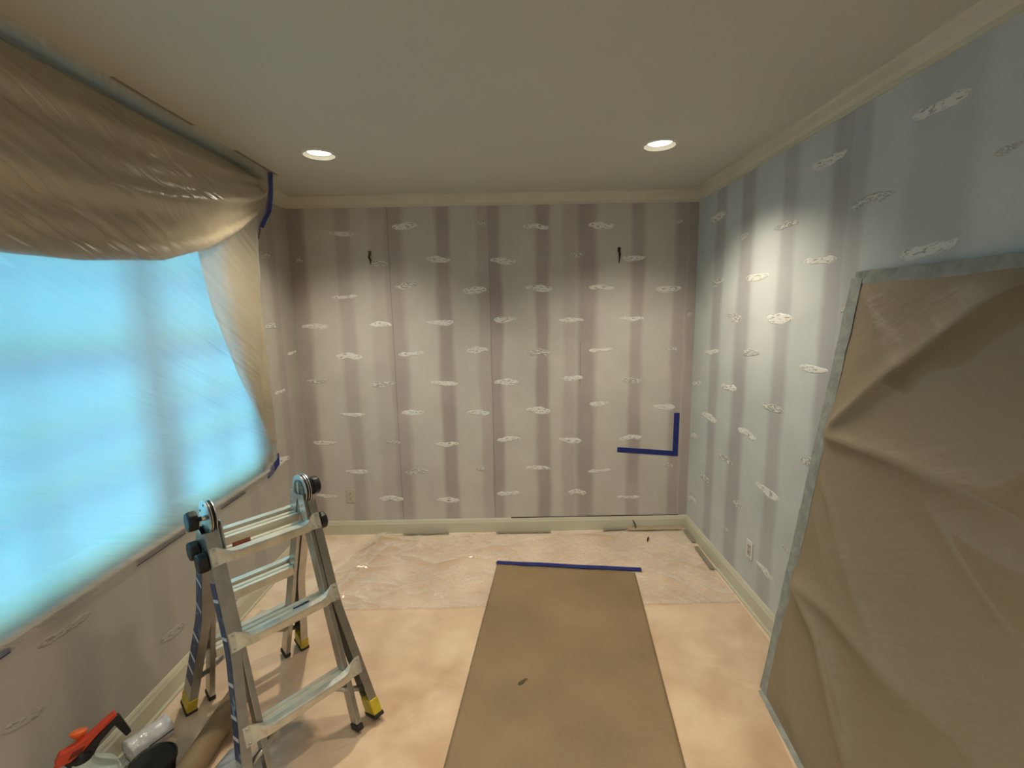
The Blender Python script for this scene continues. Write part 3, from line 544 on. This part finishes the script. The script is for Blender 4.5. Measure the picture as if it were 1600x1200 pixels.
# ------------------------------------------------------------------ folding ladder
LO = (-1.115+.0065, 1.8995+.0076, 0)
lad = empty('folding_ladder', LO, math.atan2(-.652, .758)); tag(lad, 'aluminium multi-position ladder set up as an A frame with black knobs and yellow feet', 'ladder')
ZA = 1.03; TA = .367/ZA
for sd in (1, -1):
    dn = Vector((sd*.3353, 0, -.9421)); nn = Vector((sd*.9421, 0, .3353))      # down the side, outward normal
    def P(z, w, off=0, sd=sd, nn=nn): return Vector((sd*TA*(ZA-z), w, z))+nn*off
    wv = Vector((0, 1, 0))
    for w in (-1, 1):
        wl_ = w*wv
        # outer rail: C channel open inwards, flaring out below the middle rung
        prof = [(-.018, -.038), (.018, -.038), (.018, .038), (-.018, .038), (-.018, .034), (.014, .034), (.014, -.034), (-.018, -.034)]
        MB().sweep(prof, [P(.985, w*.207), P(.56, w*.209), P(.50, w*.213), P(.075, w*.264)], wl_, nn).build('outer_rail', m_metal, lad)
        # inner rail, telescoped inside, straight to the floor
        MB().sweep([(-.012, -.029), (.012, -.029), (.012, .029), (-.012, .029)], [P(1.0, w*.181), P(.035, w*.181)], wl_, nn).build('inner_rail', m_metal, lad, bevel=.003)
        MB().sweep([(-.015, -.031), (.015, -.031), (.015, .031), (-.015, .031)], [P(.032, w*.181), P(.008, w*.181)], wl_, nn).build('rubber_foot', m_rubber, lad, bevel=.003)
        # yellow shoe + black pad on the flared rail
        sh = MB().sweep([(-.021, -.042), (.021, -.042), (.021, .042), (-.021, .042)], [P(.092, w*.263), P(.022, w*.270)], wl_, nn).build('foot', m_yellow, lad, bevel=.004)
        MB().sweep([(-.024, -.045), (.024, -.045), (.024, .045), (-.024, .045)], [P(.030, w*.269), P(.012, w*.271)], wl_, nn).build('foot_pad', m_rubber, sh, bevel=.004)
        # brace from the bottom rung to the flared rail
        MB().tube([P(.215, w*.12, .01), P(.175, w*.18, .012), P(.145, w*.25, .014)], .012, 10).build('brace', m_metal, lad, True)
        # label on the outer web of the rail
        if w < 0:
            MB().sweep([(.0182, -.033), (.0192, -.033), (.0192, .033), (.0182, .033)], [P(.80, w*.208), P(.56, w*.209), P(.50, w*.213), P(.18, w*.2515)], wl_, nn).build('label_sticker', m_sticker, lad)
            for z in (.74, .60, .44, .33, .26): MB().sweep([(.0192, -.033), (.0200, -.033), (.0200, .033), (.0192, .033)], [P(z, w*interp([.18, .5, .56, .8], [.2515, .213, .209, .208], z)), P(z-.012, w*interp([.18, .5, .56, .8], [.2515, .213, .209, .208], z-.012))], wl_, nn).build('label_stripe', m_white, lad)
        # lock knob, through the outer rail
        kz = .885 if sd > 0 else .905
        kb = MB().axial(P(kz, w*.222), wl_, [(0, .012), (.006, .012), (.006, .036), (.010, .041), (.034, .041), (.040, .036)], 8).build('lock_knob', m_black, lad, bevel=.003)
        MB().axial(P(kz, w*.222), wl_, [(-.008, .010), (.008, .010)], 12).build('shaft', m_steel, kb)
    # rungs
    for zi, z in enumerate((.905, .590, .265) if sd > 0 else (.93, .62, .32)):
        # inner rung: deep box with a grooved tread
        MB().sweep([(-.027, .0), (-.008, 0), (-.007, -.008), (.005, -.008), (.006, 0), (.027, 0), (.024, -.040), (.012, -.052), (-.012, -.052), (-.024, -.040)], [P(z, -.168, 0), P(z, .168, 0)], (sd, 0, 0), (0, 0, 1)).build('inner_rung', m_tread, lad)
        # outer rung in front, ends pressed into flanges on the rail faces
        zo = z-.012; hw = interp([.2, .5, 1], [.236, .209, .207], z)
        mid = [(-.016, .006), (.018, .006), (.021, -.004), (.014, -.034), (-.010, -.034), (-.018, -.006)]; fla = [(.036, -.002), (.036, .002), (.012, .002), (-.036, .002), (-.036, -.002), (.012, -.002)]
        mb = MB(); rings = []; up = -dn; TS = [-1, -.90, -.80, -.70, -.58, .58, .70, .80, .90, 1]
        for t in TS:
            k = ss((.90-abs(t))/.26); c = P(zo, t*(hw+.014), lerp(.040, .052, k))
            for (a, b), (p, q) in zip(mid, fla): rings.append(lerp(c+up*p*(1-.15*abs(math.sin(k*math.pi)))+nn*q, c+Vector((sd*a, 0, b)), k))
        fs = [(k*6+i, k*6+(i+1) % 6, k*6+6+(i+1) % 6, k*6+6+i) for k in range(len(TS)-1) for i in range(6)]+[tuple(range(6)), tuple(range(6*len(TS)-6, 6*len(TS)))]
        og = mb.poly(rings, fs).build('outer_rung', m_metal_worn, lad)
        rv = MB()
        for t in (-1, 1):
            for dz in (.024, -.024): rv.axial(P(zo+dz, t*(hw+.002), .0425), nn, [(0, .006), (.0035, .004)], 8)
        rv.build('rivets', m_steel, og)['kind'] = 'stuff'
if True:
    # worn red warning print on the inner and outer rungs of the front side
    MB().sweep([(.0232, -.040), (.0242, -.040), (.0262, -.010), (.0252, -.010)], [(TA*(ZA-.93)-.02, -.13, .93), (TA*(ZA-.93)-.02, -.06, .93)], (1, 0, 0), (0, 0, 1)).build('warning_label', m_redlabel, lad)
# hinges
m_grease = mat('greased_steel', (.30, .27, .20), .45, .7, var=.5, vscale=60)
for w in (-1, 1):
    hg = bpy.data.objects.new('hinge', None); COL.objects.link(hg); hg.parent = lad
    c = Vector((0, w*.190, 1.045))
    MB().axial(c+Vector((0, -w*.012, 0)), (0, w, 0), [(0, .046), (0, .068), (.004, .069), (.004, .046)], 40, False, False).build('ring_plate', m_steel, lad)
    MB().axial(c+Vector((0, -w*.006, 0)), (0, w, 0), [(0, .012), (0, .064), (.006, .064), (.006, .012)], 40, False, False).build('inner_plate', m_black, lad)
    MB().axial(c+Vector((0, w*.002, 0)), (0, w, 0), [(0, .012), (0, .067), (.004, .067), (.004, .012)], 40, False, False).build('middle_plate', m_steel, lad)
    op = MB().axial(c+Vector((0, w*.010, 0)), (0, w, 0), [(0, .012), (0, .070), (.004, .070), (.005, .012)], 40, False, False).build('outer_plate', m_steel, lad)
    for k in range(5): MB().axial(c+Vector((math.cos(k*1.256+.3)*.052, w*.0145, math.sin(k*1.256+.3)*.052)), (0, w, 0), [(0, .005), (.001, .005)], 10).build('hole', m_dark, op)
    MB().axial(c+Vector((0, -w*.016, 0)), (0, w, 0), [(0, .001), (0, .046), (.010, .046), (.010, .001)], 30).build('hinge_core', m_grease, lad)
    ins = MB()
    ins.box(-.008, .008, c.y-w*.016-.003, c.y-w*.016+.003, c.z-.035, c.z+.035).build('latch', m_steel, lad)
    for sd in (1, -1):
        nn = Vector((sd*.9421, 0, .3353)); dn = Vector((sd*.3353, 0, -.9421)); q = Vector((sd*.030, 0, 1.015))
        for off, nm in ((-.026, 'hinge_arm'),):
            a0 = q+Vector((0, w*(.190+off), 0)); 
            pr = [a0-nn*.030+dn*-.02, a0+nn*.036+dn*-.01, a0+nn*.026+dn*.10, a0+nn*.018+dn*.15, a0-nn*.020+dn*.15, a0-nn*.026+dn*.09]
            y0 = Vector((0, w*.004, 0)); n = 6
            am = MB().poly([p for p in pr]+[p+y0 for p in pr], [tuple(range(6)), tuple(range(6, 12))]+[(i, (i+1) % 6, 6+(i+1) % 6, 6+i) for i in range(6)]).build(nm, m_steel, lad)
            rv = MB()
            for (a_, b_) in ((.012, .035), (-.012, .06), (.012, .085), (-.008, .115), (.010, .138)): rv.axial(a0+nn*a_+dn*b_, (0, -w, 0), [(0, .0055), (.004, .0035)], 8)
            rv.build('rivets', m_steel, am)['kind'] = 'stuff'
    kb = MB().axial((0, w*.207, 1.045), (0, w, 0), [(0, .010), (.024, .010), (.024, .036), (.029, .042), (.054, .042), (.060, .036)], 8 if w < 0 else 20).build('hinge_knob', m_black, lad, bevel=.003)
    MB().axial((0, w*.205, 1.045), (0, w, 0), [(0, .013), (.012, .009), (.022, .009)], 12).build('shaft', m_steel, kb)
    bpy.data.objects.remove(hg)
# pink flag on the left hinge, blue tape scraps on the rungs
LM = Matrix.Translation(Vector(LO)) @ Matrix.Rotation(math.atan2(-.652, .758), 4, 'Z')
def scrap(z, w0, w1, off, label, sd=1):
    nn = Vector((.9421, 0, .3353)); c = lambda w, zz, o_: LM @ (Vector((TA*(ZA-zz), w, zz))+nn*o_)
    a = MB().hexa([c(w0, z, off), c(w1, z, off-.004), c(w1, z+.0005, off-.022), c(w0, z+.0005, off-.014)], [c(w0, z+.002, off), c(w1, z+.002, off-.004), c(w1, z+.0025, off-.022), c(w0, z+.0025, off-.014)]).build('tape_scrap', m_blue)
    tag(a, label, 'tape')
scrap(.588, .03, .10, .030, 'scrap of blue tape stuck on the ladder\'s middle front rung'); scrap(.249, .10, .165, .030, 'scrap of blue tape on the ladder\'s lowest front rung')
# ------------------------------------------------------------------ things on the floor, bottom left
sp = empty('pump_sprayer', (-1.545, 1.42, 0), .85); sp.scale = (.70, .70, .95); tag(sp, 'pale jug pump sprayer with red and black trigger head by the left baseboard', 'sprayer')
MB().axial((0, 0, 0), (0, 0, 1), [(0, .135), (.01, .145), (.18, .145), (.24, .125), (.28, .075), (.30, .045), (.315, .045)], 32).build('bottle', m_jug, sp, True)
MB().axial((0, 0, .305), (0, 0, 1), [(0, .040), (.028, .042), (.034, .030), (.045, .022)], 20).build('collar', m_black, sp)
def orient(mb, name, m, **k): o = mb.build(name, m, sp, **k); return o
def slab(prof, hw): n = len(prof); return MB().poly([(x, -hw, z) for x, z in prof]+[(x, hw, z) for x, z in prof], [tuple(range(n)), tuple(reversed(range(n, 2*n)))]+[(i, (i+1) % n, n+(i+1) % n, n+i) for i in range(n)])
orient(slab([(-.085, .335), (-.098, .352), (-.075, .384), (-.02, .388), (.03, .398), (.08, .416), (.145, .440), (.152, .424), (.07, .388), (.01, .352), (-.04, .335)], .020), 'trigger_head', m_orange, bevel=.006)
orient(slab([(-.055, .346), (-.03, .372), (.02, .372), (.0, .350)], .0215), 'recess', mat('dark_red_recess', (.16, .015, .01), .5, var=.2), bevel=.003)
orient(slab([(-.07, .338), (-.01, .338), (.05, .372), (.125, .412), (.150, .424), (.162, .415), (.196, .325), (.172, .315), (.135, .385), (.075, .352), (.035, .305), (-.05, .305)], .015), 'handle_grip', m_black, bevel=.005)
orient(MB().axial((.0, .03, .385), (.15, .2, 1), [(0, .012), (.02, .034), (.028, .036), (.034, .02)], 16), 'pump_knob', m_orange2)
orient(MB().tube([(-.07, 0, .352), (-.11, -.01, .33), (-.20, -.03, .26), (-.30, -.05, .20)], [.009, .008, .007, .007], 8), 'wand', m_orange)
# wrapped white film roll
def roll_film():
    t = empty('wrapped_roll', (-1.592, 1.74, .05), math.radians(62)); tag(t, 'short white roll sealed in shiny plastic wrap beside the left baseboard', 'roll')
    def cy(u, v):
        a = u*2*math.pi; x = lerp(-.085, .085, v); r = .048*(1+.06*noise.noise((math.cos(a)*3, math.sin(a)*3, x*20)))*(1 if .04 < v < .96 else .8)
        if v == 0 or v == 1: r = .006
        return (x, r*math.cos(a), r*math.sin(a)*.98)
    MB().grid(28, 22, cy).build('wrap', m_wrap, t, True, fix=False)
    MB().box(-.02, .075, -.0495, -.0475, -.002, .002).build('seam', m_dark, t)
    def tail(u, v):
        x = -.085-.05*v; y = lerp(-.03, .03, u); return (x, y*(1+v*.5), -.02-.018*v+.012*noise.noise((u*9, v*5, 2)))
    MB().grid(14, 6, tail).build('wrap_tail', m_wrap, t, True, fix=False)
roll_film()
bk = empty('black_bucket', (-1.44, 1.575, 0)); tag(bk, 'small black round tub with a lid at the bottom picture edge', 'tub')
MB().axial((0, 0, 0), (0, 0, 1), [(0, .058), (.006, .062), (.10, .075), (.105, .075)], 36).build('body', m_black, bk, True)
MB().axial((0, 0, .105), (0, 0, 1), [(0, .080), (.014, .081), (.018, .076), (.012, .070), (.010, .02)], 36).build('lid', m_black, bk)
# kraft paper roll
def paper_roll(name, a, b, r, m, label, core):
    a, b = Vector(a), Vector(b); d = (b-a); L_ = d.length; d.normalize(); mid = (a+b)/2
    t = empty(name, (mid.x, mid.y, 0), math.atan2(d.y, d.x)); tag(t, label, 'roll')
    MB().axial((-L_/2, 0, r), (1, 0, 0), [(0, r*.55), (.0, r), (L_, r), (L_, r*.55)], 32, False, False).build('paper', m, t, True).data.polygons.foreach_set('use_smooth', [False]*0) if False else None
    mb = MB(); n = 96; pts = []
    for side in (0, 1):
        for i in range(n+1):
            a_ = i/n*2*math.pi*3; rr = r*(.93+.07*i/n); pts.append(((side-.5)*L_, rr*math.cos(a_-.6), r+rr*math.sin(a_-.6)))
    mb.poly(pts, [(i, i+1, n+2+i, n+1+i) for i in range(n)]).build('rolled_sheet', m, t, True, fix=False, solid=.0008)
    MB().axial((-L_/2+.002, 0, r), (1, 0, 0), [(0, r*.35), (0, r*.92), (L_-.004, r*.92), (L_-.004, r*.35), (L_-.004, r*.33), (0, r*.33)], 28, False, False).build('core', core, t)
    return t
paper_roll('kraft_paper_roll', (-1.345, 1.965), (-1.19, 1.05), .052, m_kraft, 'brown kraft paper roll lying beside the ladder\'s left leg', m_wood) if False else paper_roll('kraft_paper_roll', (-1.330, 1.955, 0), (-1.300, 1.30, 0), .052, m_kraft, 'brown kraft paper roll lying on the floor left of the near ladder leg', m_wood)
paper_roll('plastic_film_roll', (-1.13, 1.62, 0), (-1.20, 1.20, 0), .06, m_wrap, 'white plastic film roll at the foot of the near ladder leg', m_white)
